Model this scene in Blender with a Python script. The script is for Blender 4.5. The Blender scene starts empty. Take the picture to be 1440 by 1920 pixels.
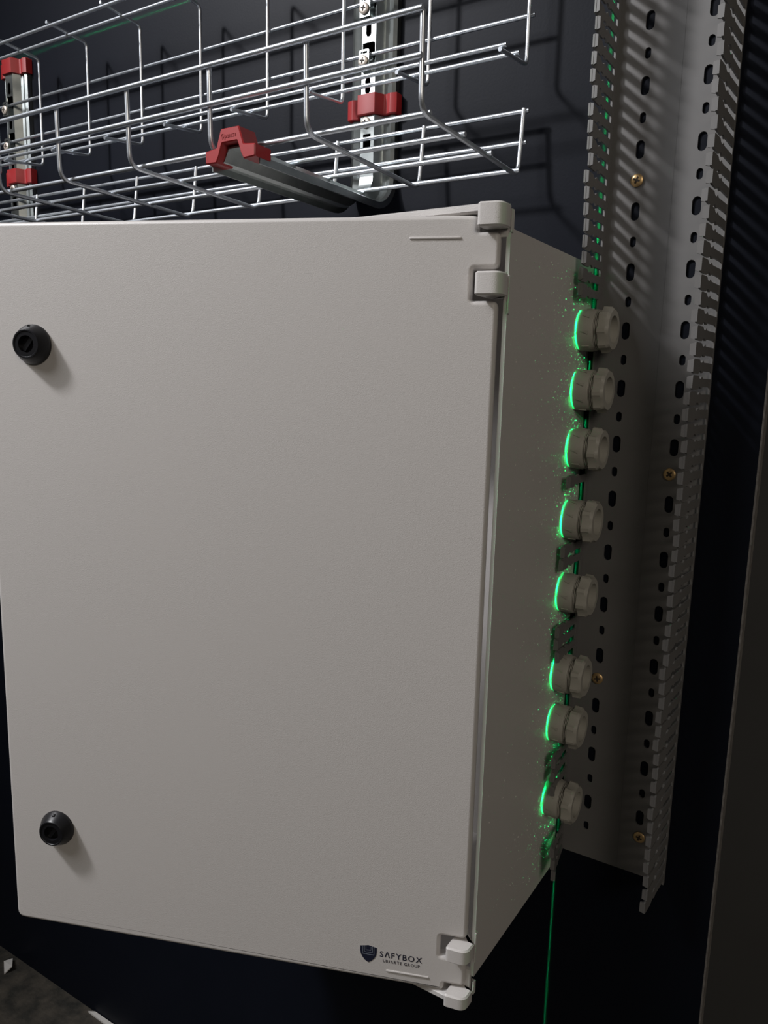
import bpy, bmesh, math, random
from mathutils import Vector, Matrix
random.seed(7)
S = bpy.context.scene
COL = S.collection
PI = math.pi

# ------------------------------------------------------------------ camera
# camera axes written in world axes (x right along the wall, y into the wall, z up)
RIGHT = Vector((0.84393021, 0.5358413, 0.02561056))
DOWN = Vector((0.10941187, -0.12518983, -0.98608141))
FWD = Vector((-0.52517697, 0.83498599, -0.16427888))
cam_d = bpy.data.cameras.new('camera')
cam_d.sensor_fit = 'HORIZONTAL'; cam_d.sensor_width = 36.0; cam_d.lens = 36.0
cam_d.clip_start = 0.01
cam = bpy.data.objects.new('camera', cam_d); COL.objects.link(cam)
U = -DOWN; B = -FWD
cam.matrix_world = Matrix(((RIGHT.x, U.x, B.x, 0.0), (RIGHT.y, U.y, B.y, -0.6968),
                           (RIGHT.z, U.z, B.z, 1.03), (0, 0, 0, 1)))
S.camera = cam

# ------------------------------------------------------------------ light
w = bpy.data.worlds.new('room_air'); S.world = w; w.use_nodes = True
bg = w.node_tree.nodes['Background']
bg.inputs[0].default_value = (1.0, 0.93, 0.83, 1); bg.inputs[1].default_value = 0.042

LAMP = Vector((-1.37, -1.20, 2.29))
ld = bpy.data.lights.new('ceiling_lamp', 'SPOT'); ld.shadow_soft_size = 0.095
ld.energy = 108; ld.color = (0.98, 0.975, 1.0); ld.spot_size = math.radians(60); ld.spot_blend = 0.75
lo = bpy.data.objects.new('ceiling_lamp', ld); COL.objects.link(lo)
lo.location = LAMP
lo.rotation_euler = (Vector((-0.33, -0.1, 0.90)) - LAMP).to_track_quat('-Z', 'Y').to_euler()

# the milky diffuser panel round that lamp
lp_ = bpy.data.lights.new('ceiling_panel', 'AREA'); lp_.shape = 'DISK'; lp_.size = 0.95
lp_.energy = 17; lp_.color = (0.96, 0.97, 1.0)
op_ = bpy.data.objects.new('ceiling_panel', lp_); COL.objects.link(op_)
op_.location = LAMP + Vector((0.10, -0.30, 0.06))
op_.rotation_euler = (Vector((-0.33, -0.1, 0.90)) - op_.location).to_track_quat('-Z', 'Y').to_euler()

# added fill for the box's right side, far behind the viewer's right shoulder
l2 = bpy.data.lights.new('far_fill', 'AREA'); l2.shape = 'DISK'; l2.size = 1.2
l2.energy = 23; l2.color = (1.0, 0.9, 0.78)
o2 = bpy.data.objects.new('far_fill', l2); COL.objects.link(o2)
o2.location = (2.2, -2.6, 2.3)
o2.rotation_euler = (Vector((-0.2, 0, 0.9)) - o2.location).to_track_quat('-Z', 'Y').to_euler()

# cross-line laser level: a spot whose beam is one upright and one level sheet
LASER = Vector((-0.2080, -1.60, 1.4625))
ls = bpy.data.lights.new('laser_level_beam', 'SPOT')
ls.energy = 1.0; ls.spot_size = math.radians(110); ls.spot_blend = 0.3
ls.shadow_soft_size = 0.0; ls.color = (1, 1, 1)
so = bpy.data.objects.new('laser_level_beam', ls); COL.objects.link(so)
so.location = LASER
AIM = Vector((-0.2229, 0.0, 1.4625))
dirv = (AIM - LASER).normalized()
so.rotation_euler = dirv.to_track_quat('-Z', 'Y').to_euler()
ls.use_nodes = True
nt = ls.node_tree; N = nt.nodes; L = nt.links
em = [n for n in N if n.type == 'EMISSION'][0]
tc = N.new('ShaderNodeTexCoord'); sp = N.new('ShaderNodeSeparateXYZ'); L.new(tc.outputs['Normal'], sp.inputs[0])
def lm(op, a, b=None):
    n = N.new('ShaderNodeMath'); n.operation = op
    for i, v in enumerate((a, b)):
        if v is None: continue
        if isinstance(v, (int, float)): n.inputs[i].default_value = v
        else: L.new(v, n.inputs[i])
    return n.outputs[0]
def sheet(comp, core, halo, hv):
    r = lm('ABSOLUTE', lm('DIVIDE', comp, sp.outputs[2]))
    q = lm('DIVIDE', r, core); g = lm('EXPONENT', lm('MULTIPLY', lm('MULTIPLY', q, q), -1.0))
    q2 = lm('DIVIDE', r, halo); g2 = lm('MULTIPLY', lm('EXPONENT', lm('MULTIPLY', q2, -1.0)), hv)
    return lm('ADD', g, g2)
tot = lm('ADD', lm('MULTIPLY', sheet(sp.outputs[0], 0.0004, 0.0011, 0.016), 1.0),
         lm('MULTIPLY', sheet(sp.outputs[1], 0.0006, 0.0012, 0.02), 0.8))
L.new(lm('MULTIPLY', tot, 2200.0), em.inputs['Strength'])
em.inputs['Color'].default_value = (0.0, 1.0, 0.18, 1)

S.view_settings.view_transform = 'Standard'; S.view_settings.look = 'None'
S.view_settings.exposure = 0.0; S.view_settings.gamma = 1.0; S.view_settings.use_curve_mapping = False

# ------------------------------------------------------------------ materials
MATS = {}
def mat(name, col, rough=0.5, metal=0.0, spec=0.5, noise=None, bump=None, coat=0.0):
    """noise=(scale, amount, colour2) mottles the colour; bump=(scale, strength, distance)"""
    m = bpy.data.materials.new(name); m.use_nodes = True
    t = m.node_tree; p = t.nodes['Principled BSDF']
    p.inputs['Base Color'].default_value = (*col, 1); p.inputs['Roughness'].default_value = rough
    p.inputs['Metallic'].default_value = metal; p.inputs['Specular IOR Level'].default_value = spec
    p.inputs['Coat Weight'].default_value = coat
    if noise or bump:
        c = t.nodes.new('ShaderNodeTexCoord')
    if noise:
        n = t.nodes.new('ShaderNodeTexNoise'); n.inputs['Scale'].default_value = noise[0]; n.inputs['Detail'].default_value = 6
        t.links.new(c.outputs['Object'], n.inputs['Vector'])
        r = t.nodes.new('ShaderNodeValToRGB'); r.color_ramp.elements[0].position = 0.5 - noise[1]; r.color_ramp.elements[1].position = 0.5 + noise[1]
        r.color_ramp.elements[0].color = (*col, 1); r.color_ramp.elements[1].color = (*noise[2], 1)
        t.links.new(n.outputs['Fac'], r.inputs['Fac']); t.links.new(r.outputs['Color'], p.inputs['Base Color'])
    if bump:
        n2 = t.nodes.new('ShaderNodeTexNoise'); n2.inputs['Scale'].default_value = bump[0]; n2.inputs['Detail'].default_value = 3
        t.links.new(c.outputs['Object'], n2.inputs['Vector'])
        b = t.nodes.new('ShaderNodeBump'); b.inputs['Strength'].default_value = bump[1]; b.inputs['Distance'].default_value = bump[2]
        t.links.new(n2.outputs['Fac'], b.inputs['Height']); t.links.new(b.outputs['Normal'], p.inputs['Normal'])
    MATS[name] = m; return m

mat('black_laminate', (0.0040, 0.0053, 0.0095), 0.5, spec=0.10, noise=(9, 0.3, (0.0052, 0.0066, 0.0116)), bump=(420, 0.06, 0.001))
mat('raw_board_edge', (0.20, 0.185, 0.17), 0.9, noise=(160, 0.2, (0.10, 0.09, 0.08)))
mat('grey_plaster', (0.095, 0.095, 0.095), 0.9, noise=(3, 0.3, (0.065, 0.065, 0.064)))
mat('dirty_concrete', (0.075, 0.064, 0.050), 0.85, noise=(38, 0.18, (0.018, 0.018, 0.015)), bump=(90, 0.5, 0.004))
mat('box_plastic', (0.58, 0.555, 0.535), 0.42, bump=(1500, 0.35, 0.0004))
mat('dust', (0.62, 0.60, 0.56), 0.5)
mat('gland_plastic', (0.40, 0.385, 0.34), 0.5, noise=(60, 0.3, (0.36, 0.345, 0.30)))
mat('gland_bore', (0.05, 0.045, 0.04), 0.8)
mat('trunk_plastic', (0.160, 0.155, 0.152), 0.45, noise=(30, 0.3, (0.145, 0.141, 0.136)))
mat('knob_black', (0.008, 0.008, 0.010), 0.35)
mat('ink_navy', (0.010, 0.012, 0.030), 0.5)
mat('logo_grey', (0.16, 0.18, 0.22), 0.5)
mat('zinc_wire', (0.68, 0.72, 0.77), 0.34, metal=0.86)
mat('zinc_sheet', (0.47, 0.50, 0.49), 0.30, metal=0.98, noise=(70, 0.25, (0.32, 0.35, 0.35)))
mat('red_plastic', (0.34, 0.018, 0.020), 0.42)
mat('brass', (0.62, 0.42, 0.20), 0.38, metal=0.7)
mat('pale_screw', (0.70, 0.62, 0.54), 0.4, metal=0.5)
mat('recess_shade', (0.03, 0.02, 0.012), 0.7)
mat('white_paper', (0.62, 0.60, 0.57), 0.8)

# ------------------------------------------------------------------ helpers
def sharpen(bm, ang=38):
    for f in bm.faces: f.smooth = True
    lim = math.radians(ang)
    for e in bm.edges:
        e.smooth = not (len(e.link_faces) != 2 or e.calc_face_angle(0) > lim)

def obj(name, src, m, parent=None, loc=None, smooth=True):
    if isinstance(src, bmesh.types.BMesh):
        bmesh.ops.recalc_face_normals(src, faces=src.faces[:])
        if smooth: sharpen(src)
        me = bpy.data.meshes.new(name); src.to_mesh(me); src.free()
    else:
        me = src
    if not me.materials: me.materials.append(MATS[m])
    o = bpy.data.objects.new(name, me); COL.objects.link(o)
    if parent is not None: o.parent = parent
    if loc is not None: o.location = loc
    return o

def thing(name, label, cat, loc=(0, 0, 0), group=None):
    o = bpy.data.objects.new(name, None); o.empty_display_size = 0.05
    COL.objects.link(o); o.location = loc
    o['label'] = label; o['category'] = cat
    if group: o['group'] = group
    return o

def rel(parent, *objs):
    """parts are written in world metres; keep them there under a moved parent"""
    for o in objs:
        o.parent = parent; o.matrix_parent_inverse = Matrix.Translation(-parent.location)

def box(bm, x0, x1, y0, y1, z0, z1):
    v = [bm.verts.new((x, y, z)) for x in (x0, x1) for y in (y0, y1) for z in (z0, z1)]
    for f in ((0, 1, 3, 2), (4, 6, 7, 5), (0, 4, 5, 1), (2, 3, 7, 6), (0, 2, 6, 4), (1, 5, 7, 3)):
        bm.faces.new([v[i] for i in f])
    return v

def prism(bm, poly, h0, h1, fn):
    """poly of 2D points, extruded from h0 to h1; fn(a, b, h) -> world"""
    a = [bm.verts.new(fn(x, y, h0)) for x, y in poly]; b = [bm.verts.new(fn(x, y, h1)) for x, y in poly]
    n = len(poly)
    for i in range(n):
        j = (i + 1) % n; bm.faces.new((a[i], a[j], b[j], b[i]))
    bm.faces.new(a[::-1]); bm.faces.new(b)

def rounded(pts, radii, seg=5):
    """polygon with each corner rounded by its radius"""
    out = []; n = len(pts)
    for i, p in enumerate(pts):
        r = radii[i] if isinstance(radii, (list, tuple)) else radii
        p = Vector(p); a = Vector(pts[i - 1]) - p; b = Vector(pts[(i + 1) % n]) - p
        if r <= 0: out.append((p.x, p.y)); continue
        la, lb = a.length, b.length; a.normalize(); b.normalize()
        ang = a.angle(b); t = min(r / math.tan(ang / 2), la * 0.49, lb * 0.49)
        p0 = p + a * t; p1 = p + b * t
        for k in range(seg + 1):
            u = k / seg; q = p0 * (1 - u) ** 2 + p * 2 * u * (1 - u) + p1 * u * u
            out.append((q.x, q.y))
    return out

def offset_poly(poly, d):
    n = len(poly); A = sum(poly[i - 1][0] * poly[i][1] - poly[i][0] * poly[i - 1][1] for i in range(n))
    s = 1 if A > 0 else -1; out = []
    for i in range(n):
        p0, p, p1 = Vector(poly[i - 1]), Vector(poly[i]), Vector(poly[(i + 1) % n])
        e0 = (p - p0); e1 = (p1 - p)
        e0 = e0.normalized() if e0.length > 1e-9 else e1.normalized(); e1 = e1.normalized() if e1.length > 1e-9 else e0
        n0 = Vector((-e0.y, e0.x)); n1 = Vector((-e1.y, e1.x)); m = n0 + n1
        m = m.normalized() if m.length > 1e-6 else n0
        c = max(0.5, m.dot(n0)); q = p + m * (s * d / c); out.append((q.x, q.y))
    return out

def loft(bm, rings, cap0=True, cap1=True):
    vs = [[bm.verts.new(p) for p in r] for r in rings]; n = len(rings[0])
    for a, b in zip(vs, vs[1:]):
        for i in range(n):
            j = (i + 1) % n; bm.faces.new((a[i], a[j], b[j], b[i]))
    if cap0: bm.faces.new(vs[0][::-1])
    if cap1: bm.faces.new(vs[-1])

def lathe(bm, prof, fn, n=32, facet=None):
    """prof (h, r); fn(h, a, b) -> world, a/b the two radial directions"""
    rings = []
    for h, r in prof:
        rings.append([fn(h, r * math.cos(2 * PI * k / n), r * math.sin(2 * PI * k / n)) for k in range(n)])
    loft(bm, rings, True, True)

def tube(bm, pts, r, n=10):
    pts = [Vector(p) for p in pts]; rings = []; ref = None
    for i, p in enumerate(pts):
        t = (pts[min(i + 1, len(pts) - 1)] - pts[max(i - 1, 0)]).normalized()
        if ref is None: ref = t.orthogonal().normalized()
        u = (ref - t * ref.dot(t)).normalized(); ref = u; v = t.cross(u)
        rings.append([p + (u * math.cos(2 * PI * k / n) + v * math.sin(2 * PI * k / n)) * r for k in range(n)])
    loft(bm, rings)

def fillet(pts, r, seg=5):
    out = [Vector(pts[0])]
    for i in range(1, len(pts) - 1):
        p = Vector(pts[i]); a = Vector(pts[i - 1]) - p; b = Vector(pts[i + 1]) - p
        t = min(r, a.length * 0.49, b.length * 0.49); p0 = p + a.normalized() * t; p1 = p + b.normalized() * t
        for k in range(seg + 1):
            u = k / seg; out.append(p0 * (1 - u) ** 2 + p * 2 * u * (1 - u) + p1 * u * u)
    out.append(Vector(pts[-1])); return out

def plate(name, outer, holes, t, M):
    """flat plate with real holes: filled 2D curve turned into a mesh, placed by matrix M"""
    cu = bpy.data.curves.new(name, 'CURVE'); cu.dimensions = '2D'; cu.fill_mode = 'BOTH'; cu.extrude = t / 2
    for poly in [outer] + holes:
        s = cu.splines.new('POLY'); s.points.add(len(poly) - 1); s.use_cyclic_u = True
        for k, (x, y) in enumerate(poly): s.points[k].co = (x, y, 0, 1)
    tmp = bpy.data.objects.new(name, cu); COL.objects.link(tmp)
    dg = bpy.context.evaluated_depsgraph_get(); dg.update()
    me = bpy.data.meshes.new_from_object(tmp.evaluated_get(dg)); bpy.data.objects.remove(tmp); bpy.data.curves.remove(cu)
    me.materials.clear(); me.transform(M); me.name = name
    for p in me.polygons: p.use_smooth = False
    return me

def text_mesh(name, body, size, M, depth=0.0, spacing=1.0, bold=0.0):
    cu = bpy.data.curves.new(name, 'FONT'); cu.body = body; cu.size = size; cu.extrude = depth
    cu.space_character = spacing; cu.offset = bold; cu.resolution_u = 3
    tmp = bpy.data.objects.new(name, cu); COL.objects.link(tmp)
    dg = bpy.context.evaluated_depsgraph_get(); dg.update()
    me = bpy.data.meshes.new_from_object(tmp.evaluated_get(dg)); bpy.data.objects.remove(tmp); bpy.data.curves.remove(cu)
    me.materials.clear()
    xs = [v.co.x for v in me.vertices]; x0 = min(xs); wd = max(xs) - x0
    me.transform(Matrix.Translation((-x0, 0, 0))); me.transform(M)
    return me, wd

def slot_poly(cx, cy, w, h, n=6):
    r = w / 2; c = h / 2 - r; out = []
    for k in range(n + 1):
        a = PI * k / n; out.append((cx + r * math.cos(a), cy + c + r * math.sin(a)))
    for k in range(n + 1):
        a = PI + PI * k / n; out.append((cx + r * math.cos(a), cy - c + r * math.sin(a)))
    return out

def structure(o, label=None):
    o['kind'] = 'structure'; return o

# ------------------------------------------------------------------ setting
XR = -0.0750      # right end of the black mounting wall
bm = bmesh.new(); box(bm, -3.2, XR - 0.0015, 0, 0.018, 0, 2.6)
wall = obj('wall_back', bm, 'black_laminate'); structure(wall)
wall['label'] = 'black laminate board wall that everything is mounted on'; wall['category'] = 'wall'
bm = bmesh.new(); box(bm, XR - 0.0015, XR, 0.0, 0.018, 0, 2.6)
edge = obj('trim_1', bm, 'raw_board_edge'); structure(edge)
edge['label'] = 'pale raw cut edge of the black board wall'; edge['category'] = 'trim'
bm = bmesh.new(); box(bm, -0.6, 1.8, 0.42, 0.5, 0, 2.6)
wr = obj('wall_right', bm, 'grey_plaster'); structure(wr)
wr['label'] = 'dim grey wall behind the end of the black board'; wr['category'] = 'wall'
bm = bmesh.new(); box(bm, -3.2, 1.8, -3.2, 0.5, -0.05, 0)
fl = obj('floor', bm, 'dirty_concrete'); structure(fl)
fl['label'] = 'dirty stained concrete floor'; fl['category'] = 'floor'

# ------------------------------------------------------------------ enclosure
XS = -0.2235                      # outer right side of the box
ENC = thing('electrical_enclosure', 'large light grey plastic electrical enclosure with its door ajar', 'enclosure', (-0.43, -0.1, 0.5385))
ZB0, ZT0 = 0.560, 1.1375          # body bottom / top
ZBL, ZTL = 0.5385, 1.1530         # rain lips
XL = -0.6330
YF = -0.1880                      # front of the body
bm = bmesh.new()
box(bm, XL, XS - 0.003, -0.0075, -0.004, ZB0, ZT0)                      # back panel
sec = rounded([(YF, ZB0), (-0.004, ZB0), (-0.004, ZT0), (YF, ZT0)], [0.001, 0.003, 0.003, 0.001], 3)
prism(bm, sec, XS - 0.003, XS, lambda a, b, h: (h, a, b))
obj_body_side = bm
body_side = obj('body_side', bm, 'box_plastic')
bm = bmesh.new()
prism(bm, sec, XL, XL + 0.003, lambda a, b, h: (h, a + (0.02 if a < -0.1 else 0), b))
for z0, z1 in ((ZB0, ZB0 + 0.003), (ZT0 - 0.003, ZT0)):
    box(bm, XL + 0.003, XS - 0.003, -0.187, -0.0075, z0, z1)
body = obj('body', bm, 'box_plastic')
# rain lips: a flange up from the body and a roof forward over the door
def lip(zb, zl, up):
    bm = bmesh.new()
    s = 1 if up else -1
    prof = [(-0.1865, zb - s * 0.006), (-0.1865, zl - s * 0.002), (-0.1880, zl), (-0.1985, zl), (-0.2015, zl - s * 0.0018), (-0.2015, zl - s * 0.0052),
            (-0.1995, zl - s * 0.0066), (-0.1895, zl - s * 0.0066), (-0.1895, zb - s * 0.006)]
    prism(bm, prof, XL, XS - 0.0025, lambda a, b, h: (h, a, b))
    return obj('rain_lip', bm, 'box_plastic')
lipt = lip(ZT0, ZTL, True); lipb = lip(ZB0, ZBL, False)
# hinge knuckles standing on the side wall
def knuckle(z0, z1):
    bm = bmesh.new()
    out = rounded([(XS + 0.0007, -0.1905), (XS + 0.0007, -0.2035), (-0.2405, -0.2075), (-0.2405, -0.178), (-0.2270, -0.178), (-0.2270, -0.1905)], [0.0004, 0.009, 0.0025, 0.001, 0.0, 0.0], 6)
    e = 0.0012
    rings = [[(x, y, z0) for x, y in offset_poly(out, e)], [(x, y, z0 + e) for x, y in out],
             [(x, y, z1 - e) for x, y in out], [(x, y, z1) for x, y in offset_poly(out, e)]]
    loft(bm, rings); return obj('hinge_knuckle', bm, 'box_plastic')
kn = [knuckle(1.1365, ZTL - 0.0005), knuckle(1.0915, 1.1075), knuckle(0.5795, 0.5925), knuckle(ZBL + 0.0005, 0.5505)]
def seam(z0, z1):
    bm = bmesh.new(); box(bm, XS - 0.0006, XS + 0.0009, -0.1885, -0.1845, z0, z1)
    bmesh.ops.bevel(bm, geom=bm.edges[:], offset=0.0004, segments=2, affect='EDGES'); return obj('side_bead', bm, 'box_plastic')
sm = [seam(1.080, 1.1065), seam(0.5735, 0.600), seam(ZBL + 0.006, 0.556), seam(1.1345, 1.1500)]
rel(ENC, body, body_side, lipt, lipb, *kn, *sm)

# door: local frame at the hinge, +x runs to the free edge, +z up, +y out of the door front
TH = math.radians(21.2)
HX, HY = -0.232, -0.195
D = Vector((-math.cos(TH), -math.sin(TH), 0)); NRM = Vector((math.sin(TH), -math.cos(TH), 0))
def dp(s, z, n=0.0):
    return Vector((HX, HY, 0)) + D * s + NRM * n + Vector((0, 0, z))
DOOR_M = Matrix(((-D.x, 0, NRM.x, HX), (-D.y, 0, NRM.y, HY), (0, 1, 0, 0), (0, 0, 0, 1)))   # (-s, z, out)
DZ0, DZ1 = 0.5455, 1.1460
S0, S1 = -0.0043, 0.4010
hi0, hi1 = 1.0890, 1.1100; lo0, lo1 = 0.5770, 0.5945
raw = [(S0, lo1), (0.0170, lo1), (0.0170, lo0), (S0, lo0), (S0, 0.5520), (0.0130, 0.5520), (0.0130, DZ0), (S1, DZ0), (S1, DZ1),
       (0.0105, DZ1), (0.0105, 1.1350), (S0, 1.1350), (S0, hi1), (0.0140, hi1), (0.0140, hi0), (S0, hi0)]
rad = [0.005, 0.0015, 0.0015, 0.005, 0.005, 0.001, 0.003, 0.008, 0.008, 0.005, 0.001, 0.005, 0.005, 0.0015, 0.0015, 0.005]
outl = rounded(raw, rad, 4)
rings = []
for n_, off in ((-0.0095, 0.0006), (-0.0090, 0.0), (-0.0040, 0.0), (-0.0024, 0.0004), (-0.0011, 0.0011), (-0.0003, 0.0021), (0.0, 0.0032), (0.0, 0.0036)):
    rings.append([dp(s, z, n_) for s, z in offset_poly(outl, off)])
bm = bmesh.new(); loft(bm, rings); door = obj('door', bm, 'box_plastic')
rel(ENC, door)
def on_door(o):
    o.parent = door
    return o
def bar_on_door(s0, s1, z, hw=0.00085, h=0.0007):
    bm = bmesh.new()
    out = rounded([(s0, z - hw), (s1, z - hw), (s1, z + hw), (s0, z + hw)], hw * 0.95, 4)
    loft(bm, [[dp(s, zz, 0) for s, zz in out], [dp(s, zz, h * .6) for s, zz in out], [dp(s, zz, h) for s, zz in offset_poly(out, 0.0004)]])
    return obj('raised_line', bm, 'box_plastic')
on_door(bar_on_door(0.0229, 0.0590, 1.1306)); on_door(bar_on_door(0.0251, 0.0604, 0.5558))

def knob(s, z):
    c = dp(s, z); ex, ez = -D, Vector((0, 0, 1))
    fn = lambda h, a, b: c + NRM * h + ex * a + ez * b
    bm = bmesh.new()
    prof = [(0, 0.0156), (0.0018, 0.0156), (0.0026, 0.0152), (0.0092, 0.0119), (0.0104, 0.0110), (0.0104, 0.0100), (0.0099, 0.0096), (0.0099, 0.0066), (0.0042, 0.0064)]
    lathe(bm, prof, fn, 40)
    # wing key bar at the bottom of the recess and the pointer pip on the rim
    key = [(-0.0062, -0.0016), (0.0062, -0.0016), (0.0062, 0.0016), (-0.0062, 0.0016)]
    prism(bm, key, 0.0040, 0.0076, lambda a, b, h: fn(h, a * 0.6 - b * 0.8, a * 0.8 + b * 0.6))
    k = obj('lock_knob', bm, 'knob_black'); k['label'] = 'black round quarter-turn lock knob'
    on_door(k)
    bm = bmesh.new()
    lathe(bm, [(0.0030, 0.0012), (0.0058, 0.0012), (0.0062, 0.0008)], lambda h, a, b: fn(h, a, b + 0.0137), 12)
    on_door(obj('pointer_pip', bm, 'knob_black'))
    return k
knob(0.3560, 1.0535); knob(0.3550, 0.6405)

# printed logo: shield and two lines of lettering
c0 = (0.0755, 0.0)
sh = [(0.0824, 0.5748), (0.0755, 0.5762), (0.0686, 0.5748)]
sh += [(0.0685, 0.5712), (0.0690, 0.5680), (0.0705, 0.5650), (0.0728, 0.5623), (0.0755, 0.5607), (0.0782, 0.5623), (0.0805, 0.5650), (0.0820, 0.5680), (0.0825, 0.5712)]
bm = bmesh.new(); prism(bm, sh, 0.00005, 0.00022, lambda a, b, h: dp(a, b, h))
shield = on_door(obj('logo_shield', bm, 'ink_navy'))
bm = bmesh.new()
for hw, zb in ((0.0049, 0.5678), (0.0036, 0.5697), (0.0023, 0.5716)):
    t = 0.0004
    for a0, a1, b0, b1 in ((-hw, -hw + t, zb, 0.5752), (hw - t, hw, zb, 0.5752), (-hw, hw, zb, zb + t)):
        prism(bm, [(0.0755 - a0, b0), (0.0755 - a1, b0), (0.0755 - a1, b1), (0.0755 - a0, b1)], 0.0002, 0.00032, lambda a, b, h: dp(a, b, h))
on_door(obj('logo_stripes', bm, 'logo_grey', smooth=False))
def stroke_text(name, rows, s_left, z_base, width, cap, bold, gap):
    """letters laid out one after another; a capital A of this lettering is a bare wedge without its bar"""
    parts = []; x = 0
    for ch in rows:
        if ch == ' ': x += gap * 2.2; continue
        if ch == 'A':
            t = cap * 0.17; wd = cap * 0.95
            poly = [(0, 0), (t * 1.15, 0), (wd / 2, cap * 0.80), (wd - t * 1.15, 0), (wd, 0), (wd / 2 + t * 0.6, cap), (wd / 2 - t * 0.6, cap)]
            parts.append((x, wd, poly)); x += wd + gap
        else:
            me, wd = text_mesh(name, ch, cap / 0.70, Matrix.Identity(4), 0, 1, bold)
            parts.append((x, wd, me)); x += wd + gap
    k = width / (x - gap)
    bm = bmesh.new()
    for x0, wd, src in parts:
        if isinstance(src, list):
            vs = [bm.verts.new((px + x0, py, 0)) for px, py in src]; bm.faces.new(vs)
        else:
            src.transform(Matrix.Translation((x0, 0, 0))); bm.from_mesh(src); bpy.data.meshes.remove(src)
    for v in bm.verts: v.co = dp(s_left - v.co.x * k, z_base + v.co.y, 0.00015)
    return on_door(obj(name, bm, 'ink_navy', smooth=False))
stroke_text('lettering', 'SAFYBOX', 0.0660, 0.5676, 0.0350, 0.0051, 0.00009, 0.0011)
stroke_text('lettering', 'URIARTE GROUP', 0.0633, 0.5630, 0.0305, 0.0026, 0.00005, 0.0007)

# cable glands down the right side
GL = [(1.0805, -0.0275), (1.0293, -0.0290), (0.9785, -0.0320), (0.9150, -0.0340), (0.8475, -0.0340), (0.7710, -0.0340), (0.7225, -0.0360), (0.6475, -0.0360)]
def gland_meshes():
    fn = lambda h, a, b: Vector((h, a, b))
    bm = bmesh.new()
    lathe(bm, [(0, 0.0176), (0.0145, 0.0174), (0.0152, 0.0170), (0.0152, 0.0155)], fn, 40)
    bodym = bmesh.new(); bodym = bm
    # two pairs of small grip wedges on the body
    for k in range(8):
        a = 2 * PI * k / 8 + 0.2; ca, sa = math.cos(a), math.sin(a)
        tri = [(0.005, -0.0016), (0.0115, -0.0016), (0.0115, 0.0010)]
        prism(bm, tri, 0.0168, 0.0181, lambda u, t, h: Vector((u, h * ca - t * sa, h * sa + t * ca)))
    bmesh.ops.recalc_face_normals(bm, faces=bm.faces[:]); sharpen(bm)
    m1 = bpy.data.meshes.new('gland_body'); bm.to_mesh(m1); bm.free()
    bm = bmesh.new()
    prof = [(0.0150, 0.0155)]
    for k in range(3):
        h = 0.0152 + k * 0.00135; prof += [(h, 0.0148), (h + 0.0002, 0.0169), (h + 0.0008, 0.0169), (h + 0.0010, 0.0148)]
    prof += [(0.0200, 0.0155)]
    lathe(bm, prof, fn, 40); bmesh.ops.recalc_face_normals(bm, faces=bm.faces[:]); sharpen(bm)
    m2 = bpy.data.meshes.new('thread_ring'); bm.to_mesh(m2); bm.free()
    bm = bmesh.new(); n = 40; rings = []
    def ring(h, base, ridge):
        pts = []
        for k in range(n):
            a = 2 * PI * k / n; ph = (k % 5); r = base + (ridge if ph in (0, 1) else 0)
            pts.append(Vector((h, r * math.cos(a), r * math.sin(a))))
        return pts
    rings = [ring(0.0192, 0.0172, 0.0016), ring(0.0197, 0.0176, 0.0020), ring(0.0262, 0.0172, 0.0019), ring(0.0287, 0.0165, 0.0), ring(0.0287, 0.0118, 0.0), ring(0.0205, 0.0112, 0.0)]
    loft(bm, rings); bmesh.ops.recalc_face_normals(bm, faces=bm.faces[:]); sharpen(bm, 30)
    m3 = bpy.data.meshes.new('dome_nut'); bm.to_mesh(m3); bm.free()
    return m1, m2, m3
m1, m2, m3 = gland_meshes()
for i, (z, y) in enumerate(GL):
    g = obj('cable_gland', m1, 'gland_plastic'); g.location = (XS, y, z)
    rel(ENC, g); g.rotation_euler = (0.35 * i, 0, 0)
    for nm, me in (('thread_ring', m2), ('dome_nut', m3)):
        p = obj(nm, me, 'gland_plastic'); p.parent = g
        if nm == 'dome_nut': p.rotation_euler = (0.5 * i, 0, 0)

# ------------------------------------------------------------------ slotted trunking
X0, X1 = -0.2170, -0.1180         # outer faces
ZT_ = 1.452; ZB_ = 0.577; HT = 0.0600
TR = thing('cable_trunking', 'tall open grey slotted cable trunking with comb-like walls beside the enclosure', 'cable trunking', ((X0 + X1) / 2, 0, ZB_))
def rot_yz(): return Matrix(((0, 0, 1, 0), (1, 0, 0, 0), (0, 1, 0, 0), (0, 0, 0, 1)))
big = [1.3805, 1.3305, 1.2805, 1.2305, 1.1808, 1.1308, 1.0813, 1.0315, 0.9822]
while big[-1] > 0.64: big.append(big[-1] - 0.0497)
scr = [(-0.1917, 1.2057), (-0.1445, 0.9590), (-0.1936, 0.7612), (-0.1434, 0.6156)]
holes = []
for z in big:
    dx = -0.0018 * (1.33 - z) / 0.35
    for xc in (-0.1908, -0.1412):
        x = xc + dx
        if z > ZB_ + 0.015: holes.append(slot_poly(x, z, 0.0072, 0.0150))
        zz = z - 0.0249
        if zz > ZB_ + 0.012 and not any(abs(x - sx) < 0.01 and abs(zz - sz) < 0.014 for sx, sz in scr):
            holes.append(slot_poly(x, zz, 0.0052, 0.0088))
M = Matrix(((1, 0, 0, 0), (0, 0, 1, -0.0011), (0, 1, 0, 0), (0, 0, 0, 1)))
base = obj('base', plate('base', [(X0, ZB_), (X1, ZB_), (X1, ZT_), (X0, ZT_)], holes, 0.0020, M), 'trunk_plastic')
rel(TR, base)
BANDL, BANDR = 0.0095, 0.0045
bm = bmesh.new(); box(bm, X0, X0 + 0.0016, -BANDL, -0.0021, ZB_, ZT_); sl = obj('side_strip', bm, 'trunk_plastic')
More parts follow.
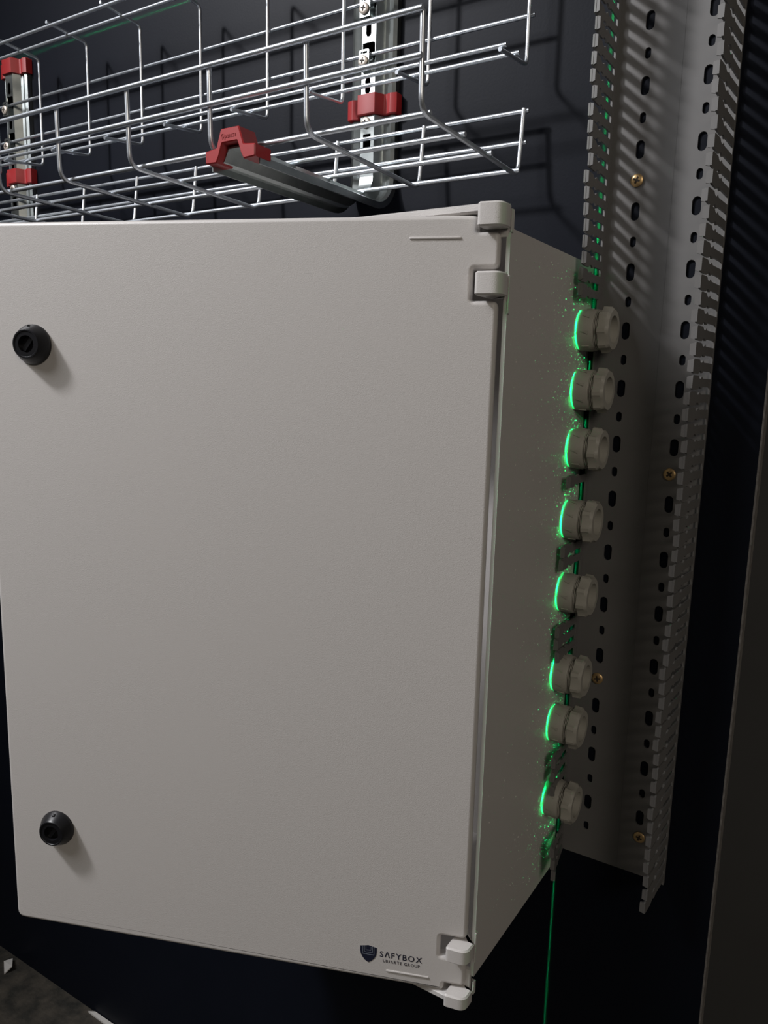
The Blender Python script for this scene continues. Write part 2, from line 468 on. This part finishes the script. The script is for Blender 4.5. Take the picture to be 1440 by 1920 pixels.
bm = bmesh.new(); box(bm, X1 - 0.0016, X1, -BANDR, -0.0021, ZB_, ZT_); sr = obj('side_strip', bm, 'trunk_plastic')
rel(TR, sl, sr)
bm = bmesh.new(); box(bm, -0.1626, -0.1622, -0.00225, -0.0021, ZB_, ZT_)
rel(TR, obj('score_line', bm, 'trunk_plastic'))
PITCH = 0.01257
def finger_mesh(band, side):
    """one comb finger; x = thickness (side -1 left wall, +1 right wall), y out of the wall, z along"""
    h = [(band, 0.0034), (0.0285, 0.0034), (0.0300, 0.0037), (0.0315, 0.0048), (0.0333, 0.0049), (0.0345, 0.0040), (0.0360, 0.0032), (0.0390, 0.0032),
         (0.0408, 0.0040), (0.0425, 0.0053), (0.0440, 0.0056), (0.0560, 0.0056), (0.0588, 0.0053), (HT, 0.0046)]
    poly = [(-u, -wd) for u, wd in h] + [(-u, wd) for u, wd in reversed(h)]
    bm = bmesh.new(); t = 0.0015
    a, b = ((X0, X0 + t) if side < 0 else (X1 - t, X1))
    ref = X0 if side < 0 else X1
    prism(bm, poly, a - ref, b - ref, lambda y, z, x: (x, y, z))
    # inward lip at the tip with cut-back ends
    inn = (b - ref if side < 0 else a - ref); far = inn + (0.0026 if side < 0 else -0.0032)
    lp = [(inn, -0.0044), (far, -0.0050), (far, -0.0022), (far - 0.0012 * (1 if side < 0 else -1), -0.0014), (far - 0.0012 * (1 if side < 0 else -1), 0.0014),
          (far, 0.0022), (far, 0.0050), (inn, 0.0044)]
    lp = [(inn, -0.0050), (far, -0.0042), (far, 0.0042), (inn, 0.0050)]
    prism(bm, lp, -HT + 0.0003, -HT + 0.0020, lambda x, z, y: (x, y, z))
    prism(bm, [(inn, -0.0036), (inn + (far - inn) * 0.55, -0.0028), (inn + (far - inn) * 0.55, 0.0028), (inn, 0.0036)], -HT + 0.0020, -HT + 0.0052, lambda x, z, y: (x, y, z))
    # outer bead across the tip
    bmesh.ops.recalc_face_normals(bm, faces=bm.faces[:]); sharpen(bm, 25)
    me = bpy.data.meshes.new('finger'); bm.to_mesh(me); bm.free(); return me
FR = finger_mesh(BANDR, 1); FL = finger_mesh(BANDL, -1)
z = 1.1066 + PITCH * 27.5
while z > ZB_ + 0.003:
    if z < ZT_ - 0.005:
        f = obj('finger', FR, 'trunk_plastic'); f.location = (X1, 0, z)
        f.rotation_euler = (0, 0, -0.062 + random.uniform(-0.02, 0.02)); rel(TR, f)
    z -= PITCH
z = 1.1552 + PITCH * 23.5
while z > 1.105:
    if z < ZT_ - 0.005:
        f = obj('finger', FL, 'trunk_plastic'); f.location = (X0, 0, z)
        f.rotation_euler = (0, 0, random.uniform(-0.035, 0.02)); rel(TR, f)
    z -= PITCH
for z, tw in ((0.9508, 0.0), (0.8892, -0.02), (0.8773, -0.03), (0.8162, -0.02), (0.8048, -0.03), (0.7935, 0.0), (0.6931, 0.05), (0.6797, 0.05), (0.6660, 0.06), (0.6050, 0.12), (0.5935, 0.14), (0.5825, 0.16)):
    f = obj('finger', FL, 'trunk_plastic'); f.location = (X0, 0, z); f.rotation_euler = (0, 0, tw); rel(TR, f)

# ------------------------------------------------------------------ screws
def screw_meshes():
    bm = bmesh.new()
    lathe(bm, [(0, 0.0045), (0.0008, 0.0053), (0.0016, 0.0053), (0.0023, 0.0045), (0.0026, 0.0030)], lambda h, a, b: Vector((a, -h, b)), 24)
    bmesh.ops.recalc_face_normals(bm, faces=bm.faces[:]); sharpen(bm); h = bpy.data.meshes.new('screw'); bm.to_mesh(h); bm.free()
    bm = bmesh.new()
    cr = 0.00075; L_ = 0.0028
    poly = [(cr, cr), (cr, L_), (-cr, L_), (-cr, cr), (-L_, cr), (-L_, -cr), (-cr, -cr), (-cr, -L_), (cr, -L_), (cr, -cr), (L_, -cr), (L_, cr)]
    prism(bm, poly, 0.0024, 0.00285, lambda a, b, hh: Vector((a, -hh, b)))  # thin raised cross, coloured dark to stand in for a recess's shade
    bmesh.ops.recalc_face_normals(bm, faces=bm.faces[:]); c = bpy.data.meshes.new('cross_shade'); bm.to_mesh(c); bm.free()
    return h, c
SH, SC = screw_meshes()
SHB = SH.copy(); SHP = SH.copy()
def screw(parent, x, y, z, me, m, rot=0.3):
    s = obj('screw', me, m); s.location = (x, y, z); rel(parent, s); s.rotation_euler = (0, rot, 0)
    c = obj('cross_shade', SC, 'recess_shade'); c.parent = s
for i, (x, zz) in enumerate(scr): screw(TR, x, -0.0021, zz, SHB, 'brass', 0.35 + 0.5 * i)

# ------------------------------------------------------------------ omega rails and brackets
def omega(o=0.0):
    """outer outline of the omega section (x, height), grown by o"""
    return [(-0.0262 - o, 0.0), (-0.0262 - o, 0.0060 + o), (-0.0225, 0.0078 + o), (-0.0165 - o * .3, 0.0058 + o), (-0.0132 - o * .6, 0.0070 + o), (-0.0080 - o * .7, 0.0165 + o),
            (0.0080 + o * .7, 0.0165 + o), (0.0132 + o * .6, 0.0070 + o), (0.0165 + o * .3, 0.0058 + o), (0.0225, 0.0078 + o), (0.0262 + o, 0.0060 + o), (0.0262 + o, 0.0)]
T_ = 0.0014
def omega_sides():
    L1 = omega()[:6]; inner = [(-0.0248, 0.0), (-0.0248, 0.0052), (-0.0225, 0.0062), (-0.0165, 0.0042), (-0.0124, 0.0058), (-0.0071, 0.0152)]
    left = L1 + inner[::-1]; right = [(-x, h) for x, h in left][::-1]
    return left, right
LEFT, RIGHTS = omega_sides()
def arc_path(z0, zflat, r, yend, n=8):
    """(y, z, tangent angle): down the wall, round the bend, out along the arm"""
    out = [(0, z0, 0.0), (0, zflat + r, 0.0)]
    for k in range(1, n + 1):
        a = PI / 2 * k / n; out.append((-r + r * math.cos(a), zflat + r - r * math.sin(a), a))
    out.append((yend, zflat, PI / 2)); return out
def cap_mesh(name, M, depth=0.018, arm=False):
    """red end cap: the omega section grown, closed at the end, hollow below the crown"""
    o = omega(0.0032); low = [(0.0294, -0.0020), (0.0150, -0.0020), (0.0118, 0.0020), (0.0082, 0.0085), (-0.0082, 0.0085), (-0.0118, 0.0020), (-0.0150, -0.0020), (-0.0294, -0.0020)]
    poly = [(-0.0294, 0.0)] + o[1:-1] + [(0.0294, 0.0)]
    poly = [o[0]] + o[1:-1] + [o[-1]] + low
    if arm:      # the cap of an arm stands higher, as a stop for the tray
        hf = [(0.0098, 0.0290), (0.0150, 0.0150), (0.0270, 0.0138), (0.0270, 0.0042), (0.0148, 0.0036), (0.0118, 0.0085), (0.0082, 0.0180)]
        poly = [(-x, h) for x, h in hf[::-1]] + hf
        poly = [(-x, h) for x, h in reversed(hf[:4])] + hf + [(-x, h) for x, h in reversed(hf[4:])]
    poly = rounded(poly, 0.0012, 2)
    bm = bmesh.new()
    rings = [[(x, y, hh) for x, y in offset_poly(poly, 0.0009)] for hh in (0,)]
    rings.append([(x, y, 0.0009) for x, y in poly]); rings.append([(x, y, depth) for x, y in poly])
    loft(bm, rings); bmesh.ops.recalc_face_normals(bm, faces=bm.faces[:]); sharpen(bm, 30)
    bm.transform(M); me = bpy.data.meshes.new(name); bm.to_mesh(me); bm.free(); return me

ZCT, ZCB = 1.4560, 1.2940
def rail(xc, label):
    t = thing('mounting_rail', label, 'rail', (xc, 0, ZCB), 'straight rails behind the upper tray')
    bm = bmesh.new()
    for sec in (LEFT, RIGHTS): prism(bm, sec, ZCB + 0.004, ZCT - 0.004, lambda a, b, h: (xc + a, -b, h))
    a = obj('profile', bm, 'zinc_sheet')
    hs = []
    for zw in (1.3957, 1.3485):
        hs.append(rounded([(-0.0074, zw + 0.0125), (0.0074, zw + 0.0125), (0.0074, zw - 0.005), (0.0050, zw - 0.005), (0.0050, zw + 0.0028), (-0.0074, zw + 0.0028)], [0.0005, 0.003, 0.001, 0.001, 0.0005, 0.0005], 3))
    for zc in (1.3735, 1.3215, 1.4185): hs.append(slot_poly(-0.0004, zc, 0.0062, 0.0150))
    hs = [[(x, zz) for x, zz in h] for h in hs]
    M = Matrix(((1, 0, 0, xc), (0, 0, 1, -0.0158), (0, 1, 0, 0), (0, 0, 0, 1)))
    c = obj('crown_strip', plate('crown_strip', [(-0.0080, ZCB + 0.004), (0.0080, ZCB + 0.004), (0.0080, ZCT - 0.004), (-0.0080, ZCT - 0.004)], hs, 0.0014, M), 'zinc_sheet')
    rel(t, a, c)
    for zw in (1.3957, 1.3485):
        M = Matrix(((1, 0, 0, xc), (0, 0, 1, -0.0224), (0, 1, 0, 0), (0, 0, 0, 1)))
        out = rounded([(-0.0072, zw - 0.014), (0.0046, zw - 0.014), (0.0046, zw + 0.0040), (-0.0072, zw + 0.0040)], [0.0005, 0.0005, 0.002, 0.002], 4)
        hk = obj('hook_tab', plate('hook_tab', out, [rounded([(-0.0052, zw + 0.0002), (0.0026, zw + 0.0002), (0.0026, zw + 0.0022), (-0.0052, zw + 0.0022)], 0.0007, 3)], 0.0012, M), 'zinc_sheet')
        rel(t, hk)
        bm = bmesh.new(); box(bm, xc - 0.0068, xc + 0.0042, -0.0219, -0.0165, zw - 0.0142, zw - 0.0130); rel(t, obj('hook_foot', bm, 'zinc_sheet'))
        screw(t, xc - 0.0016, -0.0230, zw - 0.0068, SHP, 'pale_screw', 0.2)
    for z0, up in ((ZCB, False), (ZCT, True)):
        M = Matrix.Translation((xc, 0, z0)) @ Matrix(((1, 0, 0, 0), (0, -1, 0, 0), (0, 0, -1 if up else 1, 0), (0, 0, 0, 1)))
        me = cap_mesh('end_cap', M, 0.019); k = obj('end_cap', me, 'red_plastic'); k['label'] = 'red plastic end cap'; rel(t, k)
    return t
RX, RLX = -0.4595, -1.0560
rail(RX, 'straight zinc rail with red end caps, above the red-capped bracket arm in view')
rail(RLX, 'straight zinc rail with red end caps at the left edge of the photo')

ZARM = 1.2000
def bracket(xc, label):
    t = thing('cantilever_bracket', label, 'bracket', (xc, 0, ZARM), 'bent brackets under the lower tray')
    path = arc_path(1.2935, ZARM, 0.036, -0.206)
    bm = bmesh.new()
    for sec in (LEFT, RIGHTS):
        rings = []
        for y, zz, a in path: rings.append([(xc + px, y - ph * math.cos(a), zz + ph * math.sin(a)) for px, ph in sec])
        loft(bm, rings)
    # crown strip of the bend and the arm; the upright part has real holes
    crown = [(-0.0080, 0.0151), (0.0080, 0.0151), (0.0080, 0.0165), (-0.0080, 0.0165)]
    loft(bm, [[(xc + px, y - ph * math.cos(a), zz + ph * math.sin(a)) for px, ph in crown] for y, zz, a in path[1:]])
    a_ = obj('profile', bm, 'zinc_sheet')
    M = Matrix(((1, 0, 0, xc), (0, 0, 1, -0.0158), (0, 1, 0, 0), (0, 0, 0, 1)))
    out = [(-0.0080, ZARM + 0.036), (0.0080, ZARM + 0.036), (0.0080, 1.2935), (-0.0080, 1.2935)]
    hs = [rounded([(-0.0048, 1.2605), (0.0042, 1.2605), (0.0042, 1.2765), (-0.0048, 1.2765)], 0.0006, 2), slot_poly(-0.0003, 1.2470, 0.004, 0.006)]
    c = obj('crown_strip', plate('crown_strip', out, hs, 0.0014, M), 'zinc_sheet')
    rel(t, a_, c)
    screw(t, xc - 0.0015, -0.0165, 1.2870, SHP, 'pale_screw', 0.1)
    M = Matrix(((1, 0, 0, xc), (0, 0, 1, -0.2130), (0, 1, 0, ZARM), (0, 0, 0, 1)))
    k = obj('end_cap', cap_mesh('end_cap', M, 0.019, True), 'red_plastic'); k['label'] = 'red plastic end cap with raised lettering'; rel(t, k)
    # raised maker's name on the cap's crown face
    TM = Matrix(((1, 0, 0, xc - 0.0052), (0, 0, -1, -0.2130), (0, 1, 0, ZARM + 0.0215), (0, 0, 0, 1)))
    me, wd = text_mesh('lettering', 'pemsa', 0.0056, Matrix.Identity(4), 0.00035, 1.0, 0.00006)
    k_ = 0.0122 / wd; me.transform(Matrix.Diagonal((k_, 1, 1, 1))); me.transform(TM)
    tx = obj('lettering', me, 'red_plastic'); tx.parent = k
    bm = bmesh.new(); n = 20
    for r0, r1 in ((0.0013, 0.0019),):
        ring = lambda r, d: [(xc - 0.0072 + r * math.cos(2 * PI * q / n), d, ZARM + 0.0234 + r * math.sin(2 * PI * q / n)) for q in range(n)]
        loft(bm, [ring(r0, -0.2130), ring(r0, -0.21335), ring(r1, -0.21335), ring(r1, -0.2130)], False, False)
    box(bm, xc - 0.00745, xc - 0.00695, -0.21335, -0.2130, ZARM + 0.0207, ZARM + 0.0241)
    mk = obj('emblem', bm, 'red_plastic'); mk.parent = k
    # wedge bolts seen inside the arm
    for y in (-0.150, -0.095, -0.050):
        bm = bmesh.new(); lathe(bm, [(0, 0.0016), (0.0022, 0.0016), (0.0028, 0.0008)], lambda h, p, q: Vector((xc + 0.010 + p, y + q, ZARM + 0.0105 - h)), 12)
        rel(t, obj('dimple', bm, 'zinc_sheet'))
    return t
bracket(RX, 'bent zinc bracket whose arm ends in a red lettered cap above the enclosure')
bracket(RLX, 'bent zinc bracket at the left edge, only its upright in view')

# ------------------------------------------------------------------ wire mesh trays
# lower tray: a U lying on the bracket arms
LT = thing('wire_tray', 'bright zinc wire basket tray resting on the bracket arms', 'cable tray', (-0.8, -0.11, 1.2190))
r = 0.0021
XA = -0.2915; NX = 11; XE = XA - 0.1014 * (NX - 1) - 0.02
prof = [(-0.2015, 1.2835), (-0.1990, 1.2310), (-0.1880, 1.2215), (-0.0300, 1.2160), (-0.0205, 1.2400), (-0.0190, 1.2735)]
prof = [(-0.2000, 1.2835), (-0.1985, 1.2192), (-0.0245, 1.2157), (-0.0180, 1.2735)]
for k in range(NX):
    x = XA - 0.1014 * k
    bm = bmesh.new(); tube(bm, fillet([(x, y, z) for y, z in prof], 0.012, 6), r)
    rel(LT, obj('cross_wire', bm, 'zinc_wire'))
for y, z in ((-0.2030, 1.2838), (-0.2022, 1.2543), (-0.1870, 1.2213), (-0.1370, 1.2203), (-0.0880, 1.2188), (-0.0310, 1.2186), (-0.0185, 1.2450), (-0.0160, 1.2720)):
    bm = bmesh.new(); x1 = XA + (0.0015 if y < -0.15 else 0.004)
    tube(bm, [(XE, y, z), (x1, y, z)], r); rel(LT, obj('long_wire', bm, 'zinc_wire'))
# upper tray: a U turned on its side, back against the rails
UT = thing('wire_tray', 'zinc wire tray hooked upright on the rails above the basket tray', 'cable tray', (-0.8, -0.03, 1.3060))
r = 0.00185
UP = 0.0985; XA2 = -0.2895
prof = [(-0.0780, 1.4435), (-0.0222, 1.4400), (-0.0222, 1.3075), (-0.0780, 1.3010)]
for k in range(NX):
    x = XA2 - UP * k
    bm = bmesh.new(); tube(bm, fillet([(x, y, z) for y, z in prof], 0.006, 5), r)
    rel(UT, obj('cross_wire', bm, 'zinc_wire'))
for y, z in ((-0.0185, 1.3957), (-0.0185, 1.3485), (-0.0480, 1.3080), (-0.0740, 1.3050), (-0.0500, 1.4385), (-0.0750, 1.4400)):
    bm = bmesh.new(); tube(bm, [(XE, y, z), (XA2 + 0.004, y, z)], r); rel(UT, obj('long_wire', bm, 'zinc_wire'))

# ------------------------------------------------------------------ litter on the floor
bm = bmesh.new()
pts = [(-1.198, -0.020, 0.002), (-1.187, -0.010, 0.006), (-1.166, -0.024, 0.010), (-1.171, -0.036, 0.001)]
loft(bm, [[(x, y, z - 0.001) for x, y, z in pts], [(x, y, z + 0.001) for x, y, z in pts]])
p = obj('paper_scrap', bm, 'white_paper'); p['label'] = 'small white scrap of card lying on the concrete floor'; p['category'] = 'scrap'
bm = bmesh.new()
pts = [(-0.982, -0.007), (-0.972, -0.001), (-0.900, -0.001), (-0.897, -0.009)]
loft(bm, [[(x, y, z) for x, y in pts] for z in (0.0002, 0.0030)])
p = obj('offcut_strip', bm, 'white_paper'); p['label'] = 'narrow white offcut strip on the floor along the black wall'; p['category'] = 'offcut'

# drilling dust clinging to the right side of the enclosure, thickest towards the wall
rd = random.Random(3)
vs, fs = [], []
def grain(y, z, size):
    a = rd.uniform(0, 2 * PI); ln = size * rd.uniform(0.8, 2.2); wd = size * 0.45; h = size * rd.uniform(0.6, 1.5)
    c, s_ = math.cos(a), math.sin(a); k = len(vs)
    for u, v, t in ((-ln, -wd, 0), (ln, -wd * 0.6, 0), (0, wd, 0), (rd.uniform(-ln, ln) * 0.5, 0, h)):
        vs.append((XS + t - 0.00003, y + u * c - v * s_, z + u * s_ + v * c))
    fs.extend(((k, k + 1, k + 3), (k + 1, k + 2, k + 3), (k + 2, k, k + 3), (k, k + 2, k + 1)))
for _ in range(8500):
    z = rd.uniform(0.578, 1.128)
    reach = 0.022 + 0.055 * max(0.0, (z - 0.86) / 0.27) ** 1.5 + (0.012 if z < 0.65 else 0)
    y = -0.009 - rd.expovariate(1 / reach)
    if y < -0.18: continue
    grain(y, z, 0.00014 + 0.00045 * rd.random() ** 3.5)
for _ in range(500):
    grain(rd.uniform(-0.18, -0.009), rd.uniform(0.585, 1.125), 0.00016 + 0.0003 * rd.random() ** 2)
me = bpy.data.meshes.new('drilling_dust'); me.from_pydata(vs, [], fs); me.update()
du = obj('drilling_dust', me, 'dust'); du['kind'] = 'stuff'
du['label'] = 'fine pale drilling dust clinging to the right side of the enclosure'; du['category'] = 'dust'
